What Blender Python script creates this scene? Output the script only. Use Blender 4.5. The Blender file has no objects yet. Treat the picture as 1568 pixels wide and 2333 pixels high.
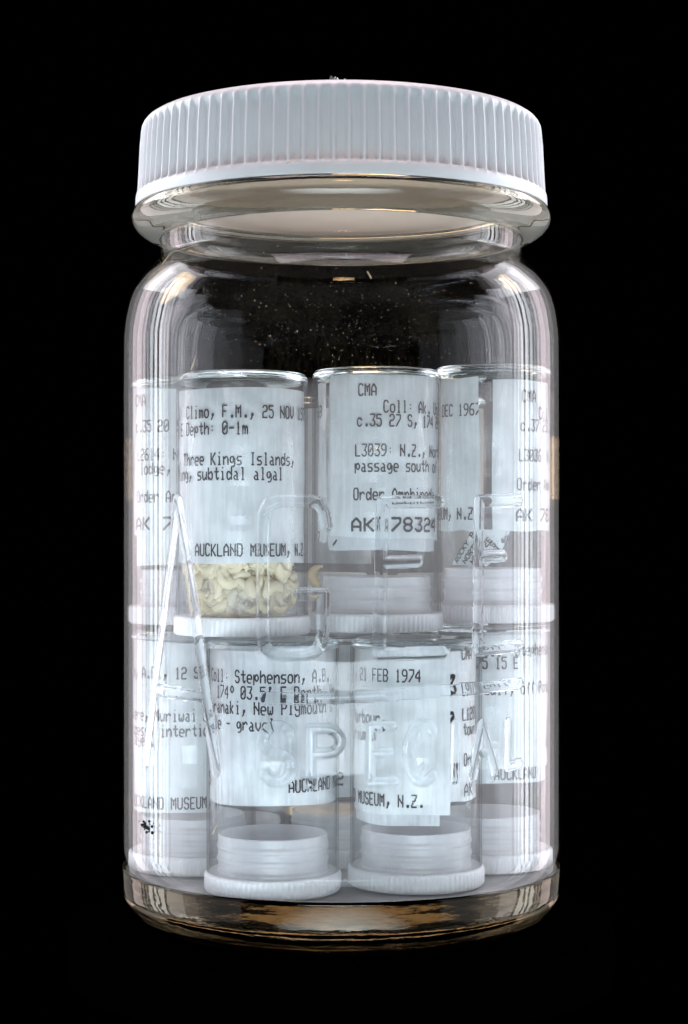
import bpy, bmesh, math, random
from mathutils import Vector, Matrix
random.seed(7)
PI = math.pi
rad = math.radians
S = bpy.context.scene
COL = S.collection
# one Blender unit = 10 cm
S.unit_settings.system = 'METRIC'
S.unit_settings.scale_length = 0.1

# ------------------------------------------------------------------ camera
EYE = 0.8667          # height of the lens above the surface
DIST = 4.4            # lens to jar axis
F = 4400.0            # focal length in pixels of the 1568-wide photograph
CX, CYROW = 778.0, 1220.0
cd = bpy.data.cameras.new('camera')
cam = bpy.data.objects.new('camera', cd)
COL.objects.link(cam)
cam.location = (0, -DIST, EYE)
cam.rotation_euler = (rad(90), 0, 0)
cd.sensor_fit = 'AUTO'
cd.sensor_width = 36.0
cd.lens = 36.0 * F / 2333.0
cd.shift_x = 6.0 / 2333.0
cd.shift_y = 54.0 / 2333.0
cd.clip_start = 0.05
cd.clip_end = 200
S.camera = cam

# ------------------------------------------------------------------ world, lamps, exposure
w = bpy.data.worlds.new('World')
S.world = w
w.use_nodes = True
w.node_tree.nodes['Background'].inputs[0].default_value = (0.25, 0.25, 0.45, 1)
w.node_tree.nodes['Background'].inputs[1].default_value = 0.0012
S.view_settings.view_transform = 'Standard'
S.view_settings.look = 'None'
S.view_settings.exposure = 0.42
S.view_settings.gamma = 1.0
S.view_settings.use_curve_mapping = False
S.cycles.max_bounces = 28
S.cycles.diffuse_bounces = 4
S.cycles.glossy_bounces = 8
S.cycles.transmission_bounces = 20
S.cycles.transparent_max_bounces = 64
S.cycles.sample_clamp_indirect = 6.0
S.cycles.use_denoising = True
try:
    S.cycles.denoiser = 'OPENIMAGEDENOISE'
    S.cycles.denoising_input_passes = 'RGB_ALBEDO_NORMAL'
    S.cycles.denoising_prefilter = 'ACCURATE'
except Exception:
    pass


def softbox(name, loc, aim, w_, h_, radiance, color, spread=180):
    l = bpy.data.lights.new(name, 'AREA')
    l.shape = 'RECTANGLE'
    l.size, l.size_y = w_, h_
    l.energy = radiance * PI * w_ * h_
    l.color = color
    l.spread = rad(spread)
    o = bpy.data.objects.new(name, l)
    COL.objects.link(o)
    o.location = loc
    d = Vector(aim) - Vector(loc)
    o.rotation_euler = d.to_track_quat('-Z', 'Y').to_euler()
    return o


def side_panel(name, p0, p1, z0, z1, radiance, color, dist=3.0):
    """a tall softbox that spans azimuth p0..p1 (degrees from the lens direction) on the side given by the sign"""
    pm = rad((p0 + p1) / 2)
    half = rad(abs(p1 - p0) / 2)
    zc = (z0 + z1) / 2
    loc = (math.sin(pm) * dist, -math.cos(pm) * dist, zc)
    return softbox(name, loc, (0, 0, zc), 2 * dist * math.tan(half), z1 - z0, radiance, color)


WHITE = (0.90, 0.94, 1.0)
PINK = (1.0, 0.87, 0.93)
for s in (-1, 1):
    side_panel('rear_softbox', s * 117.2, s * 130, -1.2, 3.4, 2.3, PINK)
    side_panel('rear_softbox', s * 131, s * 150, -1.2, 3.4, 0.45, (0.95, 0.93, 0.95))
    side_panel('strip_softbox', s * 113.4, s * 115.6, -1.2, 3.2, 1.5, WHITE)
    side_panel('strip_softbox', s * 110.4, s * 111.6, -1.2, 3.2, 1.8, WHITE)
    side_panel('strip_softbox', s * 105.4, s * 108.6, -1.2, 3.2, 5.2, WHITE)
    side_panel('strip_softbox', s * 101.3, s * 103.7, -1.2, 3.2, 6.4, WHITE)
    side_panel('strip_softbox', s * 95.4, s * 99.4, -1.2, 3.2, 6.4, WHITE)
    side_panel('side_softbox', s * 82, s * 94, -1.2, 2.8, 3.6, (0.88, 0.9, 1.0), 3.3)
    side_panel('side_softbox', s * 72, s * 82, -1.2, 2.6, 1.6, (0.88, 0.9, 1.0), 3.3)
    side_panel('side_softbox', s * 48, s * 72, -1.2, 2.2, 0.7, (0.85, 0.9, 1.0), 3.3)
    side_panel('high_fill', s * 88, s * 135, 2.5, 4.0, 2.6, (0.97, 0.95, 1.0), 3.2)  # unseen lamps added high at the sides to brighten the lid
softbox('front_softbox', (0, -2.3, -0.50), (0, 0, 1.0), 3.2, 1.2, 1.55, (0.76, 0.91, 1.0), 66)
softbox('low_fill', (0, -3.4, 0.22), (0, 0, 0.25), 2.6, 0.4, 1.8, (0.80, 0.91, 1.0), 50)  # unseen front lamp added to lift the lower vial caps
softbox('top_softbox', (0, -0.3, 3.6), (0, 0, 1.8), 2.0, 1.6, 5.0, PINK)
wl = softbox('warm_lamp', (-0.03, 0.70, 0.140), (-0.03, 0, 0.140), 0.25, 0.04, 0.65, (1.0, 0.66, 0.37))
wl.data.shape = 'ELLIPSE'
wl.visible_camera = True
softbox('warm_lamp_front', (0.06, -2.6, 3.0), (0.0, -0.2, 1.26), 0.5, 0.14, 0.22, (1.0, 0.66, 0.32), 14)
wb = softbox('warm_lamp', (0.10, 0.75, 1.05), (0.10, 0, 1.05), 0.26, 0.17, 5.5, (1.0, 0.68, 0.37))
wb.visible_camera = True


# ------------------------------------------------------------------ helpers
def zrow(row, Y):
    return EYE - (row - CYROW) * (DIST + Y) / F


def tag(o, label=None, cat=None, group=None, kind=None):
    if label: o['label'] = label
    if cat: o['category'] = cat
    if group: o['group'] = group
    if kind: o['kind'] = kind
    return o


def empty(name, loc):
    o = bpy.data.objects.new(name, None)
    COL.objects.link(o)
    o.location = loc
    o.empty_display_size = 0.05
    return o


def obj(name, bm, mat, parent=None, smooth=True, recalc=False):
    if recalc:
        bmesh.ops.recalc_face_normals(bm, faces=bm.faces[:])
    me = bpy.data.meshes.new(name)
    bm.to_mesh(me)
    bm.free()
    if smooth:
        for p in me.polygons:
            p.use_smooth = True
    me.materials.append(mat)
    o = bpy.data.objects.new(name, me)
    COL.objects.link(o)
    if parent is not None:
        o.parent = parent
    return o


def lathe(bm, prof, segs=96, rfun=None, closed=False, cx=0, cy=0):
    """revolve prof [(r,z)...]; rfun(i_row, theta, r) -> r"""
    rings = []
    for i, (r, z) in enumerate(prof):
        if r < 1e-6:
            rings.append([bm.verts.new((cx, cy, z))])
        else:
            ring = []
            for k in range(segs):
                t = 2 * PI * k / segs
                rr = rfun(i, t, r) if rfun else r
                ring.append(bm.verts.new((cx + rr * math.sin(t), cy - rr * math.cos(t), z)))
            rings.append(ring)
    n = len(rings)
    for i in range(n if closed else n - 1):
        a, b = rings[i], rings[(i + 1) % n]
        for k in range(segs):
            k2 = (k + 1) % segs
            if len(a) == 1 and len(b) == 1:
                continue
            if len(a) == 1:
                bm.faces.new((a[0], b[k2], b[k]))
            elif len(b) == 1:
                bm.faces.new((a[k], a[k2], b[0]))
            else:
                bm.faces.new((a[k], a[k2], b[k2], b[k]))
    return bm


def smooth_prof(pts, n=6):
    """Catmull-Rom through the profile points"""
    out = []
    for i in range(len(pts) - 1):
        p0 = pts[max(i - 1, 0)]; p1 = pts[i]; p2 = pts[i + 1]; p3 = pts[min(i + 2, len(pts) - 1)]
        for k in range(n):
            t = k / n
            out.append(tuple(0.5 * (2 * p1[j] + (p2[j] - p0[j]) * t + (2 * p0[j] - 5 * p1[j] + 4 * p2[j] - p3[j]) * t * t
                                    + (3 * p1[j] - p0[j] - 3 * p2[j] + p3[j]) * t ** 3) for j in (0, 1)))
    out.append(pts[-1])
    return out


def tube(bm, pts, radii, segs=8):
    """a swept closed tube through pts"""
    rings = []
    n = len(pts)
    prev = None
    for i, p in enumerate(pts):
        p = Vector(p)
        d = (Vector(pts[min(i + 1, n - 1)]) - Vector(pts[max(i - 1, 0)])).normalized()
        ref = prev if prev is not None else (Vector((0, 0, 1)) if abs(d.z) < 0.9 else Vector((1, 0, 0)))
        a = (ref - d * ref.dot(d)).normalized()
        prev = a
        b = d.cross(a)
        r = radii[i] if isinstance(radii, (list, tuple)) else radii
        rings.append([bm.verts.new(p + (a * math.cos(2 * PI * k / segs) + b * math.sin(2 * PI * k / segs)) * r) for k in range(segs)])
    for i in range(n - 1):
        for k in range(segs):
            bm.faces.new((rings[i][k], rings[i][(k + 1) % segs], rings[i + 1][(k + 1) % segs], rings[i + 1][k]))
    bm.faces.new(rings[0][::-1])
    bm.faces.new(rings[-1])
    return bm


# ------------------------------------------------------------------ materials
class N:
    def __init__(self, name):
        self.m = bpy.data.materials.new(name)
        self.m.use_nodes = True
        self.t = self.m.node_tree
        self.t.nodes.clear()
        self.out = self.t.nodes.new('ShaderNodeOutputMaterial')

    def n(self, kind, **kw):
        nd = self.t.nodes.new('ShaderNode' + kind)
        for k, v in kw.items():
            if k.startswith('_'):
                setattr(nd, k[1:], v)
            else:
                key = k.replace('__', ' ')
                inp = nd.inputs[int(key[1:])] if key[0] == 'i' and key[1:].isdigit() else nd.inputs[key]
                if hasattr(v, 'is_output'):
                    self.t.links.new(v, inp)
                else:
                    inp.default_value = v
        return nd

    def done(self, sh):
        self.t.links.new(sh, self.out.inputs[0])
        return self.m


def rgba(c):
    return (c[0], c[1], c[2], 1.0)


def thin_glass(name, tint, streak=0.0, base=0.04, gain=1.0, rough=0.0, bumpscale=(40, 40, 1.2), dust=0.0, cap=1.0, power=4.2, edge=0.0):
    """clear sheet glass: passes light straight, mirrors more at grazing angles"""
    g = N(name)
    lw = g.n('LayerWeight', Blend=0.5)
    p = g.n('Math', _operation='POWER', i0=lw.outputs['Facing'], i1=power)
    f = g.n('Math', _operation='MULTIPLY_ADD', i0=p.outputs[0], i1=(0.96 * gain), i2=base)
    f = g.n('Math', _operation='MINIMUM', i0=f.outputs[0], i1=cap)
    tr = g.n('BsdfTransparent', Color=rgba(tint))
    if edge > 0:   # a slanting ray crosses more glass
        e1 = g.n('Math', _operation='POWER', i0=lw.outputs['Facing'], i1=5.0)
        e2 = g.n('Mix', _data_type='RGBA')
        g.t.links.new(e1.outputs[0], e2.inputs[0])
        e2.inputs[6].default_value = rgba(tint)
        e2.inputs[7].default_value = (1 - edge, 1 - edge * 0.97, 1 - edge * 0.98, 1)
        g.t.links.new(e2.outputs[2], tr.inputs['Color'])
    gl = g.n('BsdfGlossy', Color=(1, 1, 1, 1), Roughness=rough)
    if streak > 0:
        tc = g.n('TexCoord')
        mp = g.n('Mapping', Vector=tc.outputs['Object'], Scale=bumpscale)
        nz = g.n('TexNoise', Vector=mp.outputs[0], Scale=1.0, Detail=3.0, Roughness=0.55)
        bp = g.n('Bump', Strength=streak, Distance=0.02, Height=nz.outputs[0])
        g.t.links.new(bp.outputs[0], gl.inputs['Normal'])
    mx = g.n('MixShader', Fac=f.outputs[0], i1=tr.outputs[0], i2=gl.outputs[0])
    sh = mx.outputs[0]
    if dust > 0:
        tc = g.n('TexCoord')
        n1 = g.n('TexNoise', Vector=tc.outputs['Object'], Scale=9.0, Detail=6.0, Roughness=0.7)
        mp = g.n('Mapping', Vector=tc.outputs['Object'], Scale=(160, 160, 40))
        n2 = g.n('TexNoise', Vector=mp.outputs[0], Scale=1.0, Detail=2.0)
        mu = g.n('Math', _operation='MULTIPLY', i0=n1.outputs[0], i1=n2.outputs[0])
        mr = g.n('MapRange', Value=mu.outputs[0], i1=0.22, i2=0.5, i3=0.0, i4=dust)
        df = g.n('BsdfDiffuse', Color=(0.62, 0.47, 0.30, 1))
        mx2 = g.n('MixShader', Fac=mr.outputs[0], i1=sh, i2=df.outputs[0])
        sh = mx2.outputs[0]
    return g.done(sh)


def solid_glass(name, tint=(1, 1, 1), ior=1.5, streak=0.0, scale=30, rough=0.0):
    g = N(name)
    gl = g.n('BsdfGlass', Color=rgba(tint), Roughness=rough, IOR=ior)
    if streak > 0:
        tc = g.n('TexCoord')
        mp = g.n('Mapping', Vector=tc.outputs['Object'], Scale=(scale * 0.3, scale * 0.3, scale))
        nz = g.n('TexNoise', Vector=mp.outputs[0], Scale=1.0, Detail=4.0)
        bp = g.n('Bump', Strength=streak, Distance=0.02, Height=nz.outputs[0])
        g.t.links.new(bp.outputs[0], gl.inputs['Normal'])
    return g.done(gl.outputs[0])


def plastic(name, col, rough=0.35, sss=0.0, bump=0.0, spec=0.5):
    g = N(name)
    tc = g.n('TexCoord')
    nz = g.n('TexNoise', Vector=tc.outputs['Object'], Scale=14.0, Detail=5.0)
    mr = g.n('MapRange', Value=nz.outputs[0], i1=0.3, i2=0.7, i3=0.94, i4=1.0)
    mc = g.n('Mix', _data_type='RGBA', _blend_type='MULTIPLY')
    mc.inputs[0].default_value = 1.0
    mc.inputs[6].default_value = rgba(col)
    g.t.links.new(mr.outputs[0], mc.inputs[7])
    b = g.n('BsdfPrincipled', Roughness=rough)
    g.t.links.new(mc.outputs[2], b.inputs['Base Color'])
    b.inputs['Specular IOR Level'].default_value = spec
    if sss:
        b.inputs['Subsurface Weight'].default_value = sss
        b.inputs['Subsurface Radius'].default_value = (0.05, 0.05, 0.055)
        b.inputs['Subsurface Scale'].default_value = 0.3
    if bump:
        n2 = g.n('TexNoise', Vector=tc.outputs['Object'], Scale=160.0, Detail=2.0)
        bp = g.n('Bump', Strength=bump, Distance=0.004, Height=n2.outputs[0])
        g.t.links.new(bp.outputs[0], b.inputs['Normal'])
    return g.done(b.outputs[0])


def milky(name, col, opacity, rough=0.3, stain=False):
    """translucent polythene"""
    g = N(name)
    tc = g.n('TexCoord')
    nz = g.n('TexNoise', Vector=tc.outputs['Object'], Scale=10.0, Detail=4.0)
    mr = g.n('MapRange', Value=nz.outputs[0], i1=0.3, i2=0.7, i3=opacity - 0.08, i4=opacity + 0.08)
    d = g.n('BsdfDiffuse', Color=rgba(col))
    t = g.n('BsdfTranslucent', Color=rgba(col))
    if stain:
        n5 = g.n('TexNoise', Vector=tc.outputs['Object'], Scale=16.0, Detail=7.0, Roughness=0.72)
        m5 = g.n('MapRange', Value=n5.outputs[0], i1=0.60, i2=0.72, i3=0.0, i4=0.7)
        mc = g.n('Mix', _data_type='RGBA')
        g.t.links.new(m5.outputs[0], mc.inputs[0])
        mc.inputs[6].default_value = rgba(col)
        mc.inputs[7].default_value = (0.55, 0.45, 0.28, 1)
        g.t.links.new(mc.outputs[2], d.inputs['Color'])
    m1 = g.n('MixShader', Fac=0.4, i1=d.outputs[0], i2=t.outputs[0])
    tr = g.n('BsdfTransparent', Color=(0.95, 0.95, 0.97, 1))
    m2 = g.n('MixShader', Fac=mr.outputs[0], i1=tr.outputs[0], i2=m1.outputs[0])
    gl = g.n('BsdfGlossy', Roughness=rough)
    lw = g.n('LayerWeight', Blend=0.5)
    p = g.n('Math', _operation='POWER', i0=lw.outputs['Facing'], i1=4.0)
    f = g.n('Math', _operation='MULTIPLY_ADD', i0=p.outputs[0], i1=0.3, i2=0.03)
    m3 = g.n('MixShader', Fac=f.outputs[0], i1=m2.outputs[0], i2=gl.outputs[0])
    return g.done(m3.outputs[0])


def paper(name, col, mottle=0.06, fibre=0.05):
    g = N(name)
    tc = g.n('TexCoord')
    n1 = g.n('TexNoise', Vector=tc.outputs['Object'], Scale=11.0, Detail=5.0, Roughness=0.6)
    mp = g.n('Mapping', Vector=tc.outputs['Object'], Rotation=(0.1, 0.15, 0.0), Scale=(110, 110, 7))
    n2 = g.n('TexNoise', Vector=mp.outputs[0], Scale=1.0, Detail=3.0, Distortion=0.6)
    n3 = g.n('TexNoise', Vector=tc.outputs['Object'], Scale=120.0, Detail=2.0)
    m1 = g.n('MapRange', Value=n1.outputs[0], i1=0.35, i2=0.65, i3=1.0 - mottle, i4=1.0)
    m2 = g.n('MapRange', Value=n2.outputs[0], i1=0.35, i2=0.7, i3=1.0, i4=1.0 - fibre)
    m3 = g.n('MapRange', Value=n3.outputs[0], i1=0.35, i2=0.65, i3=0.97, i4=1.0)
    a = g.n('Math', _operation='MULTIPLY', i0=m1.outputs[0], i1=m2.outputs[0])
    a2 = g.n('Math', _operation='MULTIPLY', i0=a.outputs[0], i1=m3.outputs[0])
    mc = g.n('Mix', _data_type='RGBA', _blend_type='MULTIPLY')
    mc.inputs[0].default_value = 1.0
    mc.inputs[6].default_value = rgba(col)
    g.t.links.new(a2.outputs[0], mc.inputs[7])
    d = g.n('BsdfDiffuse')
    g.t.links.new(mc.outputs[2], d.inputs['Color'])
    t = g.n('BsdfTranslucent')
    g.t.links.new(mc.outputs[2], t.inputs['Color'])
    mx = g.n('MixShader', Fac=0.22, i1=d.outputs[0], i2=t.outputs[0])
    return g.done(mx.outputs[0])


def flat(name, col, rough=0.9):
    g = N(name)
    tc = g.n('TexCoord')
    nz = g.n('TexNoise', Vector=tc.outputs['Object'], Scale=60.0, Detail=4.0)
    mr = g.n('MapRange', Value=nz.outputs[0], i1=0.3, i2=0.7, i3=0.8, i4=1.1)
    mc = g.n('Mix', _data_type='RGBA', _blend_type='MULTIPLY')
    mc.inputs[0].default_value = 1.0
    mc.inputs[6].default_value = rgba(col)
    g.t.links.new(mr.outputs[0], mc.inputs[7])
    b = g.n('BsdfDiffuse', Roughness=rough)
    g.t.links.new(mc.outputs[2], b.inputs['Color'])
    return g.done(b.outputs[0])


M = {}
M['jar'] = thin_glass('jar_glass', (0.985, 0.985, 0.99), streak=0.006, base=0.006, gain=0.38, dust=0.014, cap=0.17, power=3.0)
M['tube'] = thin_glass('vial_glass', (0.975, 0.985, 0.985), streak=0.02, base=0.012, gain=0.24, cap=0.20, edge=0.45)
M['solid'] = solid_glass('thick_glass', (0.86, 0.84, 0.79), 1.5, streak=0.03)
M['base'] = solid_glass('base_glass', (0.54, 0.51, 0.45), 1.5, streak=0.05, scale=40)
M['emboss'] = solid_glass('embossed_glass', (0.99, 0.995, 1.0), 1.24, streak=0.0)
M['vialend'] = solid_glass('vial_end_glass', (0.96, 0.98, 0.98), 1.45, streak=0.03)
M['lid'] = plastic('lid_plastic', (0.66, 0.665, 0.68), 0.36, sss=0.0, bump=0.08)
M['liner'] = plastic('liner_card', (0.54, 0.455, 0.375), 0.6)
M['cap'] = milky('cap_plastic', (0.94, 0.95, 0.95), 0.84)
M['collar'] = milky('collar_plastic', (0.90, 0.87, 0.87), 0.42, stain=True)
M['clearcollar'] = milky('clear_collar_plastic', (0.88, 0.85, 0.80), 0.12)
M['softcap'] = milky('dimmed_cap_plastic', (0.80, 0.79, 0.79), 0.55)  # cap plastic with dimmed colour, offsetting strong side light on the outer caps
M['floor_refl'] = milky('floor_reflection_grey', (0.62, 0.62, 0.62), 0.75)  # milky grey painting the white contents mirrored at the jar bottom
M['paper'] = paper('label_paper', (0.80, 0.80, 0.80), 0.18, 0.13)
M['tissue'] = paper('fibrous_paper', (0.72, 0.72, 0.73), 0.24, 0.18)
M['brownpaper'] = paper('brownish_paper', (0.52, 0.47, 0.42), 0.10, 0.06)
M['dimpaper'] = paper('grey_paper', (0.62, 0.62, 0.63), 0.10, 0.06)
M['ink'] = flat('typed_ink', (0.060, 0.056, 0.060))
M['pen'] = flat('black_pen', (0.008, 0.008, 0.008))
M['black'] = flat('black_cloth', (0.0002, 0.0002, 0.0003))
M['speck'] = flat('dust_speck', (0.50, 0.40, 0.27))
M['mould'] = flat('dark_mould', (0.02, 0.018, 0.02))
M['shell'] = milky('amphipod_shell', (0.94, 0.84, 0.64), 0.92)
M['tan'] = milky('tan_shell', (0.70, 0.57, 0.36), 0.75)
M['crumb'] = thin_glass('clear_plastic', (0.9, 0.9, 0.9), streak=0.0, base=0.15, rough=0.25)

# ------------------------------------------------------------------ surface
bm = bmesh.new()
lathe(bm, [(0, -.001), (.60, -.001), (.612, -.006), (.617, -.02), (.617, -.12), (0, -.12)][::-1], 96)
tag(obj('table_surface', bm, M['black'], recalc=True), kind='structure')
bm = bmesh.new()
bmesh.ops.create_cube(bm, size=1.0, matrix=Matrix.Translation((0, 5.5, 0.6)) @ Matrix.Diagonal((9, .02, 9, 1)))
tag(obj('backdrop', bm, M['black'], smooth=False), kind='structure')

# ------------------------------------------------------------------ jar
RJ = 0.4955
jar = tag(empty('glass_jar', (0, 0, 0)), 'large clear glass jar with a ribbed white screw lid and raised lettering', 'jar')
Z0 = EYE
outer = smooth_prof([(.4110, .690), (.4105, .660), (.4100, .634), (.4150, .622), (.4360, .600), (.4590, .574), (.4800, .534), (.4925, .472),
                     (RJ, .390), (RJ, .10), (RJ, -.30), (RJ, -.742)], 6)
inner = [(r - 0.010, z) for (r, z) in outer]
bm = bmesh.new()
full = [(r, z + Z0) for r, z in outer] + [(r, z + Z0) for r, z in inner[::-1]]
lathe(bm, full[::-1], 160, closed=True)
obj('body_wall', bm, M['jar'], jar, recalc=True)

# thick foot of the jar
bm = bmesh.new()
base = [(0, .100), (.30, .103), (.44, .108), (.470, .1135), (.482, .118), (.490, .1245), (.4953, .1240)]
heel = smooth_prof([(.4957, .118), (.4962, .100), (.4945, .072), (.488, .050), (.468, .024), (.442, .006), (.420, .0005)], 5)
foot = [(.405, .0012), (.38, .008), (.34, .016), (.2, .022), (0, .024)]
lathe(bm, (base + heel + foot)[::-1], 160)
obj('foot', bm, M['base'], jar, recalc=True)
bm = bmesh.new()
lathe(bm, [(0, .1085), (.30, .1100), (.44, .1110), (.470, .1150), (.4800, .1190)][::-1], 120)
obj('floor_reflection', bm, M['floor_refl'], jar)  # added sheet whose colour stands in for internal reflection in the foot

# bead under the lid and threaded mouth: one solid ring
bm = bmesh.new()
ring = smooth_prof([(.418, .672), (.440, .676), (.462, .690), (.4735, .708), (.4745, .722), (.468, .736), (.452, .743), (.436, .748), (.432, .80)], 5)
ring_in = [(.400, .80), (.398, .74), (.399, .70), (.401, .674)]
lathe(bm, [(r, z + Z0) for r, z in (ring + ring_in)][::-1], 160, closed=True)
obj('neck_bead', bm, M['solid'], jar, recalc=True)

# lid
lidbm = bmesh.new()
NR = 92
rows = [(.400, .752, 0), (.440, .748, 0), (.446, .740, 0), (.4660, .7385, 0), (.4668, .7410, 0), (.4664, .7560, 0), (.4655, .7640, 0), (.4650, .7680, .3), (.4648, .7720, 1),
        (.4630, .800, 1), (.4610, .840, 1), (.4590, .880, 1), (.4572, .898, 1), (.4556, .910, .75), (.4535, .917, .35), (.4500, .9240, .08), (.4445, .9305, 0), (.4365, .9356, 0),
        (.4260, .9385, 0), (.41, .9395, 0), (0, .9440, 0)]


def ribs(i, t, r):
    a = rows[i][2]
    if a == 0:
        return r
    ph = (t * NR / (2 * PI)) % 1.0 - 0.5
    return r - 0.0135 * a * (1 - math.exp(-(ph / 0.13) ** 2))


lathe(lidbm, [(r, z + Z0) for r, z, _ in rows], NR * 9, rfun=ribs)
lid = obj('lid', lidbm, M['lid'], jar, recalc=False)
bm = bmesh.new()
lathe(bm, [(0, .746), (.395, .746), (.399, .750), (.399, .7515)][::1], 120)
for v in bm.verts:
    v.co.z += Z0
obj('liner', bm, M['liner'], lid)


# ------------------------------------------------------------------ raised lettering
def jar_angle(px):
    lo, hi = -1.45, 1.45
    for _ in range(50):
        a = (lo + hi) / 2
        x = CX + RJ * math.sin(a) * F / (DIST - RJ * math.cos(a))
        if x < px: lo = a
        else: hi = a
    return (lo + hi) / 2


def onjar(px, row):
    a = jar_angle(px)
    return (a * RJ, zrow(row, -RJ * math.cos(a)))


def seg_d(p, a, b):
    ax, ay = a; bx, by = b; px, py = p
    dx, dy = bx - ax, by - ay
    L = dx * dx + dy * dy
    t = 0 if L == 0 else max(0, min(1, ((px - ax) * dx + (py - ay) * dy) / L))
    return math.hypot(px - ax - t * dx, py - ay - t * dy)


def emboss(strokes, w_=0.0120, h=0.0062, res=0.0017):
    """raised stroke letter moulded on the jar wall; strokes = polylines in photo pixels"""
    segs = []
    for st in strokes:
        q = [onjar(*p) for p in st]
        segs += list(zip(q[:-1], q[1:]))
    us = [p[0] for s_ in segs for p in s_]; zs = [p[1] for s_ in segs for p in s_]
    u0, u1, v0, v1 = min(us) - w_ * 1.3, max(us) + w_ * 1.3, min(zs) - w_ * 1.3, max(zs) + w_ * 1.3
    nu, nv = int((u1 - u0) / res) + 1, int((v1 - v0) / res) + 1
    H = {}
    for i in range(nu + 1):
        for j in range(nv + 1):
            p = (u0 + i * res, v0 + j * res)
            d = min(seg_d(p, a, b) for a, b in segs) if len(segs) < 60 else min(seg_d(p, a, b) for a, b in segs if abs(p[0] - a[0]) < .05 and abs(p[1] - a[1]) < .05) if any(abs(p[0] - a[0]) < .05 and abs(p[1] - a[1]) < .05 for a, b in segs) else 9
            if d < w_ + res * 1.5:
                t = min(1.0, d / w_)
                H[i, j] = h * (1 - t ** 2.6) ** 1.2 if t < 1 else 0.0
    bm = bmesh.new()
    top, bot = {}, {}

    def vert(i, j, r):
        u = u0 + i * res; z = v0 + j * res
        a = u / RJ
        return bm.verts.new((r * math.sin(a), -r * math.cos(a), z))
    cells = [(i, j) for (i, j) in H if (i + 1, j) in H and (i, j + 1) in H and (i + 1, j + 1) in H]
    edge = {}
    for (i, j) in cells:
        c = [(i, j), (i + 1, j), (i + 1, j + 1), (i, j + 1)]
        for k in c:
            if k not in top:
                top[k] = vert(k[0], k[1], RJ + 0.0007 + H[k])
                bot[k] = vert(k[0], k[1], RJ + 0.0006)
        bm.faces.new([top[k] for k in c])
        bm.faces.new([bot[k] for k in c][::-1])
        for a, b in zip(c, c[1:] + c[:1]):
            if (b, a) in edge: del edge[b, a]
            else: edge[a, b] = 1
    for (a, b) in edge:
        bm.faces.new((top[b], top[a], bot[a], bot[b]))
    return bm


def arc(cx_, cy_, rx, ry, a0, a1, n=12):
    return [(cx_ + rx * math.cos(rad(a0 + (a1 - a0) * k / n)), cy_ - ry * math.sin(rad(a0 + (a1 - a0) * k / n))) for k in range(n + 1)]


big = [
    # A
    [[(404, 1140), (396, 1220), (374, 1400), (352, 1570), (334, 1735)], [(407, 1140), (420, 1230), (446, 1400), (466, 1560), (494, 1757)], [(358, 1571), (464, 1586)]],
    # G
    [[(744, 1196), (740, 1168), (728, 1146), (706, 1141), (636, 1140), (612, 1148), (600, 1170), (598, 1200), (598, 1440), (602, 1470), (618, 1486), (640, 1491),
      (700, 1490), (722, 1482), (733, 1462), (737, 1430), (738, 1352)], [(738, 1352), (684, 1353)]],
    # E
    [[(872, 1143), (868, 1300), (865, 1490)], [(872, 1143), (1000, 1142)], [(868, 1281), (950, 1278)], [(865, 1490), (1008, 1486)]],
    # E
    [[(1092, 1141), (1090, 1300), (1088, 1480)], [(1092, 1141), (1182, 1139)], [(1090, 1268), (1146, 1266)], [(1088, 1480), (1184, 1470)]],
]
for st in big:
    obj('embossed_letter', emboss(st), M['emboss'], jar)
under = [[(604, 1590), (700, 1591), (800, 1588), (900, 1582), (1000, 1573), (1100, 1566), (1184, 1556)]]
obj('embossed_underline', emboss(under, 0.010, 0.003, 0.0026), M['emboss'], jar)
small = [
    [arc(632, 1685, 32, 32, 30, 270, 14) + arc(632, 1750, 34, 33, 90, -150, 14)],
    [[(708, 1660), (708, 1786)], [(708, 1660), (744, 1660)] + arc(744, 1688, 32, 28, 90, -90, 10) + [(708, 1717)]],
    [[(846, 1655), (844, 1782)], [(846, 1655), (893, 1654)], [(845, 1716), (886, 1714)], [(844, 1782), (897, 1780)]],
    [arc(964, 1715, 34, 66, 50, 310, 20)],
    [[(1038, 1650), (1036, 1775)]],
    [[(1098, 1648), (1088, 1705), (1078, 1768)], [(1098, 1648), (1112, 1700), (1126, 1755)], [(1088, 1716), (1114, 1712)]],
    [[(1158, 1645), (1156, 1745), (1184, 1738)]],
]
for st in small:
    obj('embossed_letter', emboss(st, 0.0100, 0.0033), M['emboss'], jar)

# ------------------------------------------------------------------ vials
GL = 'glass vials standing upside down in two tiers in the jar'


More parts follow.
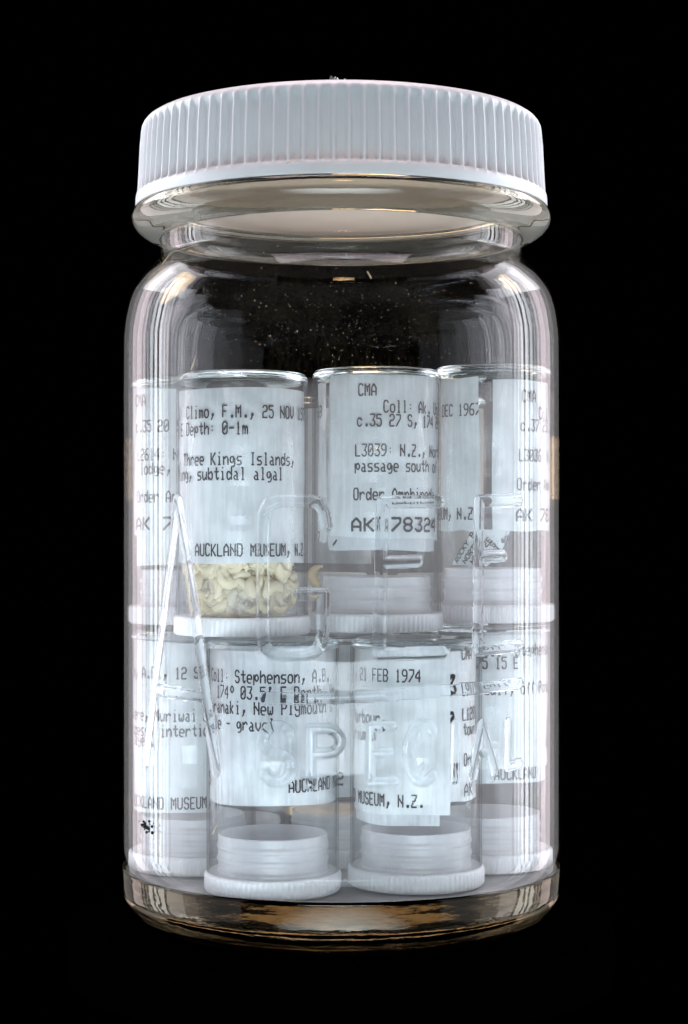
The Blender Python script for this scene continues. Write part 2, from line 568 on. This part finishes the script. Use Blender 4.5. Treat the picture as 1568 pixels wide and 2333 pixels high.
def vial(label, x, y, r, zb, zt, flange=0.040, ins=0.080, collar_r=None, collar='collar', capmat='cap'):
    """upside-down glass vial: ribbed cap below, threaded collar inside the tube, closed glass end on top"""
    t = tag(empty('specimen_vial', (x, y, zb)), label, 'vial', GL)
    h = zt - zb
    rt = r * 0.965
    # glass tube
    bm = bmesh.new()
    wall = 0.0045
    lathe(bm, [(rt, flange + .002), (rt, h * 0.5), (rt, h - 0.020), (rt - wall, h - 0.020), (rt - wall, h * .5), (rt - wall, flange + .002)][::1], 72, closed=True)
    obj('glass_tube', bm, M['tube'], t, recalc=True)
    # closed end, thick rounded glass
    bm = bmesh.new()
    e = [(0, h - 0.030), (rt * .6, h - 0.029), (rt - .022, h - 0.0265), (rt - .010, h - 0.023), (rt - .006, h - 0.0192), (rt - .0006, h - 0.0192)]
    e2 = smooth_prof([(rt + .0003, h - 0.017), (rt - 0.001, h - 0.010), (rt - 0.006, h - 0.003), (rt - 0.015, h)], 4)
    e3 = [(rt - .03, h - .0006), (rt * .6, h - .003), (0, h - .004)]
    lathe(bm, (e + e2 + e3), 72)
    obj('tube_end', bm, M['vialend'], t, recalc=True)
    # ribbed cap
    bm = bmesh.new()
    nrib = 76
    prof = [(0, .004), (r * .80, .003), (r * .84, 0), (r * .965, 0), (r * .985, .0025), (r, .006), (r, flange - .008), (r * .993, flange - .003), (r * .975, flange), (r * .90, flange), (0, flange - .006)]
    flag = [0, 0, 0, 0, .6, 1, 1, .3, 0, 0, 0]
    lathe(bm, prof, nrib * 6, rfun=lambda i, th, rr: rr - 0.0024 * flag[i] * (0.5 - 0.5 * math.cos(th * nrib)))
    cap = obj('cap', bm, M[capmat], t)
    # threaded collar (a hollow plug)
    bm = bmesh.new()
    rc = rt - wall - 0.013 if collar_r is None else collar_r
    out = []
    n = 40
    for k in range(n + 1):
        z = flange - .004 + (ins + .004) * k / n
        ph = (k / n * 3.2) % 1.0
        out.append((rc - 0.007 + 0.0028 * max(0, math.sin(ph * 2 * PI)) ** 0.7 * (0 if k > n - 5 else 1), z))
    lathe(bm, out + [(rc - .010, flange + ins + .001), (rc - .013, flange + ins), (rc - .015, flange + .010), (0, flange + .006)], 72)
    obj('threaded_collar', bm, M[collar], cap)
    return t


VD = {}


def put(key, label, x, y, r, zb, zt, **k):
    VD[key] = (x, y, r, zb, zt)
    return vial(label, x, y, r, zb, zt, **k)


put('F', 'lower front glass vial holding the New Plymouth label, nearest the lens', -.146, -.287, .146, .1145, .648)
put('G', 'lower glass vial holding the label dated 21 FEB 1974', .162, -.213, .148, .1145, .646)
put('E', 'lower left glass vial holding the Muriwai label', -.337, .0, .147, .1145, .654)
put('H', 'lower right glass vial holding the label about a gulf', .337, .03, .147, .1145, .667)
put('A', 'upper glass vial filled with cream amphipods behind the Three Kings label', -.216, -.205, .148, .6535, 1.218, collar='clearcollar')
put('B', 'upper middle glass vial holding the AK 78324 label', .079, -.06, .150, .655, 1.2376)
put('C', 'upper right glass vial with two labels and a small tilted slip', .346, .02, .140, .672, 1.251, capmat='softcap')
put('D', 'upper left glass vial pressed against the jar wall beside the Three Kings vial', -.346, .02, .140, .668, 1.222, capmat='softcap')
put('K', 'lower glass vial at the back glimpsed between the two front vials', .0, .10, .145, .1145, .645, ins=.075)
put('J', 'lower glass vial at the back of the jar, left of the middle', -.24, .26, .120, .1145, .640, ins=.035)
put('L', 'lower glass vial at the back of the jar, right of the middle', .20, .27, .130, .1145, .640, ins=.035)
put('Q', 'upper glass vial at the back of the jar, left of the middle', -.05, .335, .142, .655, 1.20)
put('R', 'upper glass vial at the back of the jar, right of the middle', .23, .26, .124, .655, 1.20)

# ------------------------------------------------------------------ paper labels with dot-matrix print
FONT = {' ': '0000000000', '!': '00005F0000', ',': '0080703000', '-': '0808080808', '.': '0000606000', '/': '2010080402', "'": '0008070300', '°': '0006090906',
        '0': '3E5149453E', '1': '00427F4000', '2': '7249494946', '3': '2141494D33', '4': '1814127F10', '5': '2745454539', '6': '3C4A494931', '7': '4121110907', '8': '3649494936', '9': '464949291E', ':': '0000140000',
        'A': '7C1211127C', 'B': '7F49494936', 'C': '3E41414122', 'D': '7F4141413E', 'E': '7F49494941', 'F': '7F09090901', 'G': '3E41415173', 'H': '7F0808087F', 'I': '00417F4100', 'J': '2040413F01',
        'K': '7F08142241', 'L': '7F40404040', 'M': '7F021C027F', 'N': '7F0408107F', 'O': '3E4141413E', 'P': '7F09090906', 'R': '7F09192946', 'S': '2649494932', 'T': '03017F0103', 'U': '3F4040403F',
        'V': '1F2040201F', 'W': '3F4038403F', 'Y': '0304780403', 'Z': '6159494D43',
        'a': '2054547840', 'b': '7F28444438', 'c': '3844444428', 'd': '384444287F', 'e': '3854545418', 'f': '00087E0902', 'g': '18A4A49C78', 'h': '7F08040478', 'i': '00447D4000', 'k': '7F10284400', 'l': '00417F4000',
        'm': '7C04780478', 'n': '7C08040478', 'o': '3844444438', 'p': 'FC18242418', 'r': '7C08040408', 's': '4854545424', 't': '04043F4424', 'u': '3C4040207C', 'v': '1C2040201C', 'w': '3C4030403C', 'y': '4C9090907C', 'z': '4464544C44'}
PITCH = 0.0142


class Paper:
    """a slip of paper curled round a vertical axis (x,y) at radius r"""

    def __init__(self, x, y, r):
        self.x, self.y, self.r = x, y, r

    def ang(self, px):
        lo, hi = -1.5, 1.5
        for _ in range(50):
            a = (lo + hi) / 2
            X = self.x + self.r * math.sin(a); Y = self.y - self.r * math.cos(a)
            if CX + X * F / (DIST + Y) < px: lo = a
            else: hi = a
        return (lo + hi) / 2

    def z(self, row):
        return zrow(row, self.y - self.r)

    def pt(self, a, z, dr=0.0):
        r = self.r + dr
        return (self.x + r * math.sin(a), self.y - r * math.cos(a), z)


def make_label(pp, a0, a1, zt, zb, label, mat, slope=0.0, curl=0.0, name='paper_label', group='typed paper labels curled inside the vials', seed=0):
    rnd = random.Random(seed)
    n, m = 40, 14
    bm = bmesh.new()
    ph = [rnd.uniform(0, 6.28) for _ in range(4)]

    def grid(dr):
        g = []
        for j in range(m + 1):
            row = []
            for i in range(n + 1):
                s_ = i / n; t = j / m
                a = a0 + (a1 - a0) * s_
                z = zt + (zb - zt) * t + slope * (s_ - .5) * t + 0.0016 * math.sin(9 * s_ + ph[0]) * t + 0.0012 * math.sin(7 * s_ + ph[1]) * (1 - t)
                wob = 0.0016 * math.sin(5 * t + ph[2] + 4 * s_) + 0.0010 * math.sin(11 * t + ph[3])
                a += 0.010 * math.sin(6 * t + ph[2]) * (1 if i in (0, n) else 0)
                row.append(bm.verts.new(pp.pt(a, z, dr + min(0, wob - .001) - curl * max(0, s_ - .85) * 6)))
            g.append(row)
        return g
    f = grid(0.0); b = grid(-0.0014)
    for j in range(m):
        for i in range(n):
            bm.faces.new((f[j][i], f[j + 1][i], f[j + 1][i + 1], f[j][i + 1]))
            bm.faces.new((b[j][i], b[j][i + 1], b[j + 1][i + 1], b[j + 1][i]))
    for i in range(n):
        bm.faces.new((f[0][i], f[0][i + 1], b[0][i + 1], b[0][i]))
        bm.faces.new((f[m][i], b[m][i], b[m][i + 1], f[m][i + 1]))
    for j in range(m):
        bm.faces.new((f[j][0], b[j][0], b[j + 1][0], f[j + 1][0]))
        bm.faces.new((f[j][n], f[j + 1][n], b[j + 1][n], b[j][n]))
    o = obj(name, bm, mat, smooth=False)
    return tag(o, label, 'paper label', group)


def glyph(bm, pp, ch, a_left, zbase, sx, hgt, rnd, pen, a0, a1, skew=0.0):
    code = FONT.get(ch)
    if code is None:
        return
    cols = [int(code[2 * k:2 * k + 2], 16) for k in range(5)]
    dots = {(c, r_) for c in range(5) for r_ in range(8) if cols[c] >> r_ & 1}
    cw = PITCH * sx / 6.0
    rh = hgt / 6.0

    def P(c, r_):
        return ((c * cw) / pp.r + a_left, zbase + (6 - r_) * rh)
    segs = []
    for (c, r_) in dots:
        for dc, dr in ((1, 0), (0, 1), (1, 1), (1, -1)):
            q = (c + dc, r_ + dr)
            if q in dots:
                if dc and dr and ((c + dc, r_) in dots or (c, r_ + dr) in dots):
                    continue
                segs.append(((c, r_), q))
    linked = {p for s_ in segs for p in s_}
    for d in dots:
        if d not in linked:
            segs.append((d, d))
    for p, q in segs:
        (ap, zp), (aq, zq) = P(*p), P(*q)
        if not (a0 < ap < a1 and a0 < aq < a1):
            continue
        up, uq = ap * pp.r, aq * pp.r
        dx, dz = uq - up, zq - zp
        L = math.hypot(dx, dz)
        ux, uz = (dx / L, dz / L) if L > 1e-9 else (0.0, 1.0)
        hw = pen * rnd.uniform(0.86, 1.12)
        ex = pen * 0.55
        nx, nz = -uz, ux
        dr = 0.0009 + rnd.random() * 0.0003
        pts = []
        for (s_, e_) in ((0, -1), (0, 1)):
            pass
        bu, bz = up - ux * ex, zp - uz * ex
        eu, ez = uq + ux * ex, zq + uz * ex
        k = 0.55
        poly = [(bu - ux * 0.0 + nx * hw * k, bz + nz * hw * k), (up + nx * hw, zp + nz * hw), (uq + nx * hw, zq + nz * hw), (eu + nx * hw * k, ez + nz * hw * k),
                (eu - nx * hw * k, ez - nz * hw * k), (uq - nx * hw, zq - nz * hw), (up - nx * hw, zp - nz * hw), (bu - nx * hw * k, bz - nz * hw * k)]
        if L < 1e-9:
            poly = [(up + math.cos(t) * hw, zp + math.sin(t) * hw) for t in [i * PI / 4 for i in range(8)]]
        vs = [bm.verts.new(pp.pt(u / pp.r, z, dr)) for u, z in poly]
        bm.faces.new(vs)


def print_text(lab, pp, lines, a0, a1, seed=1, mat=None):
    """lines: (text, anchor char index, pixel x of that char, pixel row of the baseline, width scale, cap height, pen)"""
    rnd = random.Random(seed)
    for ln in lines:
        bm = bmesh.new()
        text, k, px, row = ln[:4]
        sx = ln[4] if len(ln) > 4 else 1.0
        hgt = ln[5] if len(ln) > 5 else 0.0250
        pen = ln[6] if len(ln) > 6 else 0.0017
        aa = pp.ang(px)
        z = pp.z(row)
        for i, ch in enumerate(text):
            al = aa + (i - k) * PITCH * sx / pp.r
            if al < a0 - .1 or al > a1:
                continue
            glyph(bm, pp, ch, al, z + rnd.uniform(-.0003, .0003), sx, hgt, rnd, pen, a0 + .01, a1 - .01)
        if len(bm.verts):
            obj('printed_line', bm, mat or M['ink'], lab, smooth=False)
        else:
            bm.free()


def vpaper(key, dr=-0.0015):
    x, y, r, zb, zt = VD[key]
    r = r * 0.965 - 0.0045 + dr
    if key == 'E':
        return Paper(-.371, 0.0, .104 + dr)
    if key == 'D':
        return Paper(-.377, .02, .100 + dr)
    return Paper(x, y, r)


def slip(key, px0, px1, row0, row1, label, lines=(), mat='paper', dr=-0.0015, slope=0.0, curl=0.0, seed=0, ink=None, a0=None, a1=None):
    pp = vpaper(key, dr)
    b0 = pp.ang(px0) if a0 is None else rad(a0)
    b1 = pp.ang(px1) if a1 is None else rad(a1)
    lab = make_label(pp, b0, b1, pp.z(row0), pp.z(row1), label, M[mat], slope, curl, seed=seed)
    if lines:
        print_text(lab, pp, lines, b0, b1, seed, ink)
    return lab


W2 = (2.0, 0.0275, 0.0028)
slip('A', 0, 690, 882, 1283, 'white typed label reading Three Kings Islands, above the heap of amphipods', [
    ('Coll: Climo, F.M., 25 NOV 1971', 13, 508, 950), ('40 E Depth: 0-1m', 12, 508, 988), ('N.Z., Three Kings Islands,', 18, 571, 1058),
    ('Landing, subtidal algal', 18, 579, 1092), ('AUCKLAND MUSEUM, N.Z.', 9, 572, 1266)], a0=-84, a1=86, curl=0.0, seed=3)
slip('B', 752, 1100, 850, 1226, 'white typed label reading L3039 and AK 78324 in bold', [
    ('CMA', 0, 818, 900), ('Coll: Ak. University', 0, 875, 938), ('c.35 27 S, 174 20 E', 0, 815, 970), ('L3039: N.Z., Northland', 0, 811, 1038),
    ('passage south of', 0, 810, 1073), ('Order Amphipoda', 0, 807, 1138), ('AK', 0, 803, 1209) + W2, ('78324', 0, 893, 1209) + W2], a1=84, slope=-.008, seed=4)
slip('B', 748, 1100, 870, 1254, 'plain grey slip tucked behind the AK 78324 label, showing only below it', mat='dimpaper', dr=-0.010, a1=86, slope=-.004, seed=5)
slip('B', 716, 742, 866, 1235, 'narrow pale strip of label at the left edge of the AK 78324 vial', [
    ('12 NOV 1969', 7, 716, 945), ('MUSEUM', 0, 716, 1160), ('AK 7', 3, 726, 1238)], dr=-0.0045, a0=-75, seed=6)
slip('C', 1020, 1091, 858, 1209, 'narrow white label ending in 1967 at the left of the upper right vial', [
    ('12 DEC 1967', 7, 1046, 944), ('AUCKLAND MUSEUM, N.Z.', 17, 1043, 1182)], seed=7, a0=-75)
slip('C', 1122, 1268, 864, 1209, 'greyish typed label reading L3036 against the right jar wall', [
    ('CMA', 0, 1190, 913), ('Coll: Morton', 0, 1228, 951), ('c.37 23.5 S', 0, 1187, 980), ('L3036: N.Z.', 0, 1183, 1049), ('Order Amphipoda', 0, 1179, 1115),
    ('AK 783', 0, 1177, 1186, 1.7, .0265, .0026)], seed=8, a1=84)
slip('D', 280, 470, 878, 1218, 'white typed label with AK 7 in bold against the left jar wall', [
    ('CMA', 0, 311, 922), ('c.35 20 S', 0, 312, 982), ('L2614: N.Z.', 0, 315, 1047), ('lodge, rock', 0, 321, 1079), ('Order Amphipoda', 0, 314, 1143), ('AK 7', 0, 313, 1206, 1.9, .0265, .0026)],
     a0=-84, seed=9)
slip('D', 280, 470, 890, 1288, 'plain slip behind the AK 7 label at the left jar wall', mat='paper', dr=-0.009, a0=-80, seed=10)
slip('E', 285, 500, 1452, 1853, 'white typed label reading Muriwai in the lower left vial', [
    ('Coll: Stephenson, A.B., 12 SEP', 24, 400, 1546), ('Waitakere, Muriwai Beach', 11, 353, 1643), ('access, intertidal', 8, 367, 1678), ('layer.', 0, 306, 1701),
    ('AUCKLAND MUSEUM, N.Z.', 9, 391, 1843)], a0=-84, a1=70, seed=11)
slip('F', 0, 752, 1474, 1838, 'fibrous white label reading New Plymouth in the lower front vial', [
    ('Coll: Stephenson, A.B.', 6, 537, 1556), ("174° 03.5' E Depth: 0m", 5, 550, 1593), ('Taranaki, New Plymouth s', 10, 580, 1628), ('pile - gravel.', 7, 541, 1665),
    ('AK 7815', 5, 463, 1800, 1.3, .026, .0023), ('AUCKLAND MUSEUM', 0, 659, 1806)], mat='tissue', a0=-84, a1=86, seed=12)
slip('G', 0, 1027, 1476, 1858, 'bluish white label dated 21 FEB 1974 in the lower right front vial', [
    ('A.B., House, 21 FEB 1974', 16, 850, 1553), ('Whanga Harbour,', 7, 809, 1652), ('cerium.', 0, 783, 1692), ('AUCKLAND MUSEUM, N.Z.', 9, 818, 1839)], a0=-80, seed=13)
slip('G', 801, 1003, 1500, 1883, 'plain bluish slip showing only below the label dated 21 FEB 1974', mat='tissue', dr=-0.007, seed=14)
slip('G', 1008, 1080, 1486, 1832, 'narrow pinkish label strip with CMA at the right edge of the 1974 vial', [
    ('CMA', 0, 1052, 1505), ('Coll', 0, 1053, 1588), ('L1288', 0, 1054, 1645), ('town', 0, 1056, 1680), ('Order', 0, 1057, 1750), ('AK 7', 0, 1058, 1820, 1.4)], dr=-.009, seed=15, a1=85)
slip('H', 1020, 1262, 1440, 1752, 'white typed label reading Gulf off Ponui in the lower right vial', [
    ('Coll: Stephenson', 6, 1174, 1494), ('36 50 S 175 15 E', 9, 1086, 1523), ('Hauraki Gulf, off Ponui', 8, 1104, 1582), ('AUCKLAND', 0, 1243, 1713)], a1=84, a0=-60, seed=16)
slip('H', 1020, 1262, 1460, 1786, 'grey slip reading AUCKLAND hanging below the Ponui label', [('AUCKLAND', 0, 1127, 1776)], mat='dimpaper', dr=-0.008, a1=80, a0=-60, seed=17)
slip('K', 600, 950, 1470, 1815, 'pale label strip glimpsed in the gap between the two lower front vials', [
    ('AK 72', 4, 766, 1787, 1.6, .026, .0023)], a0=-70, a1=70, seed=18)
for key, lb, b0, b1, zz in (('J', 'pale label in the back left lower vial', -100, 100, .36), ('L', 'pale label in the back right lower vial', -100, 100, .36),
                            ('Q', 'pale label in the back left upper vial', -100, 70, .40), ('R', 'pale label in the back right upper vial', 4, 100, .46)):
    x, y, r, zb, zt = VD[key]
    pp = vpaper(key)
    make_label(pp, rad(b0), rad(b1), zt - .03, zt - zz, lb, M['paper'] if key != 'R' else M['brownpaper'], seed=ord(key))


def brush(lab, pp, strokes, rnd, wmin=.0018, wmax=.0042, name='handwriting'):
    """broad pen strokes in photo pixels laid on the slip"""
    for st in strokes:
        bm = bmesh.new()
        pts = []
        for (px, row) in st:
            pts.append((pp.ang(px), pp.z(row)))
        sm = smooth_prof(pts, 5)
        n = len(sm)
        pair = []
        for k, (a, z) in enumerate(sm):
            a2, z2 = sm[min(k + 1, n - 1)]; a1_, z1 = sm[max(k - 1, 0)]
            d = Vector(((a2 - a1_) * pp.r, z2 - z1))
            d = d.normalized() if d.length > 0 else Vector((0, 1))
            w_ = wmin + (wmax - wmin) * abs(math.sin(1.3 + k * .55 + rnd.random() * .3)) * min(1, k / 2, (n - 1 - k) / 2 + .2)
            nx, nz = -d.y * w_ / pp.r, d.x * w_
            dr = .0008 + k * 1e-6
            pair.append((bm.verts.new(pp.pt(a + nx, z + nz, dr)), bm.verts.new(pp.pt(a - nx, z - nz, dr))))
        for p, q in zip(pair[:-1], pair[1:]):
            bm.faces.new((p[0], p[1], q[1], q[0]))
        obj(name, bm, M['pen'], lab, smooth=False)


ppg = vpaper('G', -.0085)
pen_slip = make_label(ppg, ppg.ang(985), ppg.ang(1047), ppg.z(1482), ppg.z(1826), 'narrow bluish slip with black brush handwriting beside the 1974 label', M['paper'], seed=31)
brush(pen_slip, ppg, [
    [(1016, 1562), (1026, 1545), (1034, 1540), (1030, 1556), (1018, 1572), (1034, 1566), (1036, 1580), (1022, 1586), (1017, 1602)],
    [(1016, 1640), (1028, 1626), (1033, 1634), (1022, 1650), (1017, 1664)],
    [(1020, 1770), (1028, 1748), (1034, 1742), (1032, 1764), (1024, 1782)],
    [(1042, 1742), (1044, 1760), (1042, 1776)]], random.Random(3))
ppb = vpaper('B', -.0085)
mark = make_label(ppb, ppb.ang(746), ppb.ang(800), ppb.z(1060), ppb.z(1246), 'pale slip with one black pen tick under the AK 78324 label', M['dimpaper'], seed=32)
brush(mark, ppb, [[(768, 1229), (764, 1236), (759, 1242)]], random.Random(4), .002, .003)

# small slip lying askew in the upper right vial
xC, yC, rC, zC, _ = VD['C']
ppc = Paper(xC, yC - .01, .100)
bm = bmesh.new()
tl = [(1028, 1287), (1082, 1206), (1164, 1206), (1140, 1262), (1110, 1290)]
fr = [bm.verts.new(ppc.pt(ppc.ang(px), ppc.z(row), 0)) for px, row in tl]
bk = [bm.verts.new(ppc.pt(ppc.ang(px), ppc.z(row), -.0012)) for px, row in tl]
bm.faces.new(fr[::-1]); bm.faces.new(bk)
for k in range(5):
    k2 = (k + 1) % 5
    bm.faces.new((fr[k], fr[k2], bk[k2], bk[k]))
askew = tag(obj('paper_label', bm, M['paper'], smooth=False), 'small torn slip tilted in the upper right vial with bold slanting print', 'paper label')
rnd = random.Random(9)
ca, sa = math.cos(rad(52)), math.sin(rad(52))
for li, (txt, bx, by) in enumerate((('ROCKY P', 1044, 1283), ('NORTH', 1062, 1284), ('NEW ZE', 1080, 1285), ('35 S', 1102, 1276), ('DUN 4', 1118, 1277), ('A 10', 1136, 1262))):
    bm = bmesh.new()
    a_ = ppc.ang(bx); z_ = ppc.z(by)
    for ci, ch in enumerate(txt):
        b2 = bmesh.new()
        glyph(b2, ppc, ch, 0, 0, .85, .0115, rnd, .0013, -9, 9)
        for v in b2.verts:
            # unroll, turn, lay back on the slip
            u = math.atan2(v.co.x - ppc.x, -(v.co.y - ppc.y)) * ppc.r + ci * .0120
            zz = v.co.z
            uu, vv = u * ca - zz * sa, u * sa + zz * ca
            v.co = ppc.pt(a_ + uu / ppc.r, z_ + vv, .0016)
        tmp = bpy.data.meshes.new('tmp'); b2.to_mesh(tmp); b2.free(); bm.from_mesh(tmp); bpy.data.meshes.remove(tmp)
    obj('printed_line', bm, M['pen'], askew, smooth=False)

# ------------------------------------------------------------------ amphipods
AMP = 'amphipods heaped in the vial under the Three Kings label'


def amphipod(rnd, L=0.05, fat=0.0085):
    bm = bmesh.new()
    n = 14
    R = L / rnd.uniform(3.2, 4.2)
    pts, rr = [], []
    tot = rnd.uniform(3.0, 4.0)
    for k in range(n + 1):
        t = k / n
        a = -tot / 2 + tot * t
        q = R * (1 + .25 * t)
        pts.append((math.sin(a) * q, 0, math.cos(a) * q))
        rr.append(fat * (0.35 + 0.9 * math.sin(PI * min(1, t * .92 + .16)) ** .8) * (1.08 if k % 2 else 0.94))
    tube(bm, pts, rr, 10)
    for k in range(1, 12):
        p = Vector(pts[min(n, k + 1)])
        d = (-p).normalized()
        for s_ in (-1, 1):
            e = p + d * R * rnd.uniform(.5, .85) + Vector((rnd.uniform(-.004, .004), s_ * rnd.uniform(.003, .008), rnd.uniform(-.004, .004)))
            mid = (p + e) / 2 + Vector((rnd.uniform(-.002, .002), s_ * .003, 0))
            tube(bm, [p, mid, e], [.0010, .0008, .0003], 4)
    for s_ in (-1, 1):   # antennae
        p = Vector(pts[0])
        tube(bm, [p, p + Vector((-.006, s_ * .003, -.012)), p + Vector((.004, s_ * .006, -.024))], [.0009, .0007, .0003], 4)
    return bm


xA, yA, rA, zA, _ = VD['A']
rnd = random.Random(5)
protos = []
k = 0
for i in range(185):
    a = rnd.uniform(-1.35, 1.35)
    q = (0.092 + 0.024 * rnd.random() ** .5) if i < 150 else rnd.uniform(0, .07)
    # front of the heap lies against the glass from the cap up to the label's foot
    z = rnd.uniform(zA + .135, zA + .178) if i < 72 else rnd.uniform(zA + .052, zA + .135)
    if z < zA + .125:
        q = min(q, .108)
    loc = (xA + q * math.sin(a), yA - q * math.cos(a), z)
    if k < 8:
        o = obj('amphipod', amphipod(rnd, rnd.uniform(.054, .072), rnd.uniform(.0080, .0108)), M['shell'])
        protos.append(o)
    else:
        o = protos[k % 8].copy()
        COL.objects.link(o)
    k += 1
    o.location = loc
    o.rotation_euler = (rnd.uniform(-.5, .5), rnd.uniform(0, 6.28), a + rnd.uniform(-.5, .5))
    sc = rnd.uniform(.75, 1.15)
    o.scale = (sc, sc, sc)
    tag(o, 'cream curled amphipod in the heap inside the vial below the Three Kings label', 'amphipod', AMP)
o = obj('amphipod', amphipod(rnd, .062, .0085), M['tan'])
o.location = (-.045, -.155, zrow(1312, -.155))
o.rotation_euler = (0, rad(-80), 0)
tag(o, 'single tan amphipod stuck at the left edge of the AK 78324 vial', 'amphipod')

# ------------------------------------------------------------------ preserving liquid
bm = bmesh.new()
lathe(bm, [(0, .125), (.46, .126), (.478, .14), (.4835, .20), (.4835, 1.10), (.4835, 1.19), (0, 1.19)][::-1], 96)
g = N('preserving_liquid')
vol = g.n('VolumeScatter', Color=(0.98, 0.89, 0.88, 1), Density=0.50)
g.t.links.new(vol.outputs[0], g.out.inputs['Volume'])
tag(obj('preserving_liquid', bm, g.m, recalc=True), 'slightly milky preserving liquid surrounding the vials in the jar', 'liquid')

# ------------------------------------------------------------------ dust, fibres and small things
rnd = random.Random(11)
bm = bmesh.new()
for i in range(1000):
    back = rnd.random() < .55
    a = rnd.gauss(0, .42) if not back else rnd.gauss(0, .5) + PI
    z = EYE + rnd.uniform(.36, .60)
    # wall radius at this height
    zz = z - EYE
    r = next((r0 for (r0, z0) in inner[::-1] if z0 >= zz), .48)
    r = r - .001 if not back else r - .001
    s_ = .0004 + .0013 * rnd.random() ** 5
    c = Vector((r * math.sin(a), -r * math.cos(a), z))
    t1 = Vector((math.cos(a), math.sin(a), 0)); t2 = Vector((0, 0, 1))
    n_ = Vector((math.sin(a), -math.cos(a), 0))
    vs = [bm.verts.new(c + t1 * s_ * rnd.uniform(.5, 1)), bm.verts.new(c + t2 * s_ * rnd.uniform(.6, 2.0)), bm.verts.new(c - t1 * s_ * rnd.uniform(.5, 1)), bm.verts.new(c - t2 * s_ * rnd.uniform(.5, 1.6))]
    top = bm.verts.new(c - n_ * s_ * .6)
    bm.faces.new(vs)
    for j in range(4):
        bm.faces.new((vs[j], vs[(j + 1) % 4], top))
tag(obj('dust', bm, M['speck'], smooth=False, recalc=True), 'fine pale dust specks clinging to the empty glass above the vials', 'dust', kind='stuff')


def fibre(name, pts, r, label, mat='speck', cat='fibre'):
    bm = bmesh.new()
    tube(bm, pts, r, 5)
    return tag(obj(name, bm, M[mat]), label, cat)


def jp(px, row, off=.002, rj=RJ):
    a = jar_angle(px)
    r = rj + off
    return (r * math.sin(a), -r * math.cos(a), zrow(row, -r * math.cos(a)))


fibre('fibre', [jp(447, 812), jp(443, 825), jp(436, 843)], .0009, 'short white hair above the Three Kings vial')
fibre('fibre', [jp(841, 618, -.03), jp(846, 625, -.03), jp(851, 634, -.03)], .0016, 'bright tan crumb on the shoulder glass, longest of its cluster')
fibre('fibre', [jp(372, 600), jp(392, 575), jp(404, 556, -.06)], .0007, 'fine pale hair slanting across the left end of the jar neck')
fibre('fibre', [jp(500, 1872), jp(492, 1886), jp(486, 1900)], .0008, 'pale hair at the lower left between the Muriwai and New Plymouth labels')
fibre('fibre', [jp(655, 372, .012), jp(668, 366, .012), jp(690, 367, .012)], .0006, 'tiny pale shred under the front edge of the lid')
# mould spots on the lower left
bm = bmesh.new()
xE, yE, rE, zE, _ = VD['E']
for i in range(34):
    t_ = rnd.random()
    c = jp(322 + 26 * t_ + rnd.gauss(0, 5), 1876 + 14 * t_ + rnd.gauss(0, 6), .0)
    bmesh.ops.create_icosphere(bm, subdivisions=1, radius=rnd.uniform(.0008, .0038), matrix=Matrix.Translation(c))
tag(obj('mould_spot', bm, M['mould'], smooth=False), 'black mould spot low on the left of the jar glass', 'mould')
# crumbs on top of the lid
for i, (px, hh) in enumerate(((756, .012), (763, .010), (770, .008), (787, .006))):
    bm = bmesh.new()
    bmesh.ops.create_cone(bm, segments=5, radius1=.006 * (1.2 - i * .15), radius2=.0006, depth=hh, cap_ends=True)
    for v in bm.verts:
        v.co.x += rnd.uniform(-.0015, .0015); v.co.y += rnd.uniform(-.002, .002)
    o = obj('plastic_crumb', bm, M['crumb'], smooth=False)
    o.location = ((px - CX) / 1000 * .90, -.412, EYE + .938 + hh / 2)
    o.rotation_euler = (rnd.uniform(-.1, .1), rnd.uniform(-.2, .2), rnd.uniform(0, 3))
    tag(o, 'tiny clear plastic crumb sticking up from the lid top', 'crumb', 'clear crumbs on the lid')
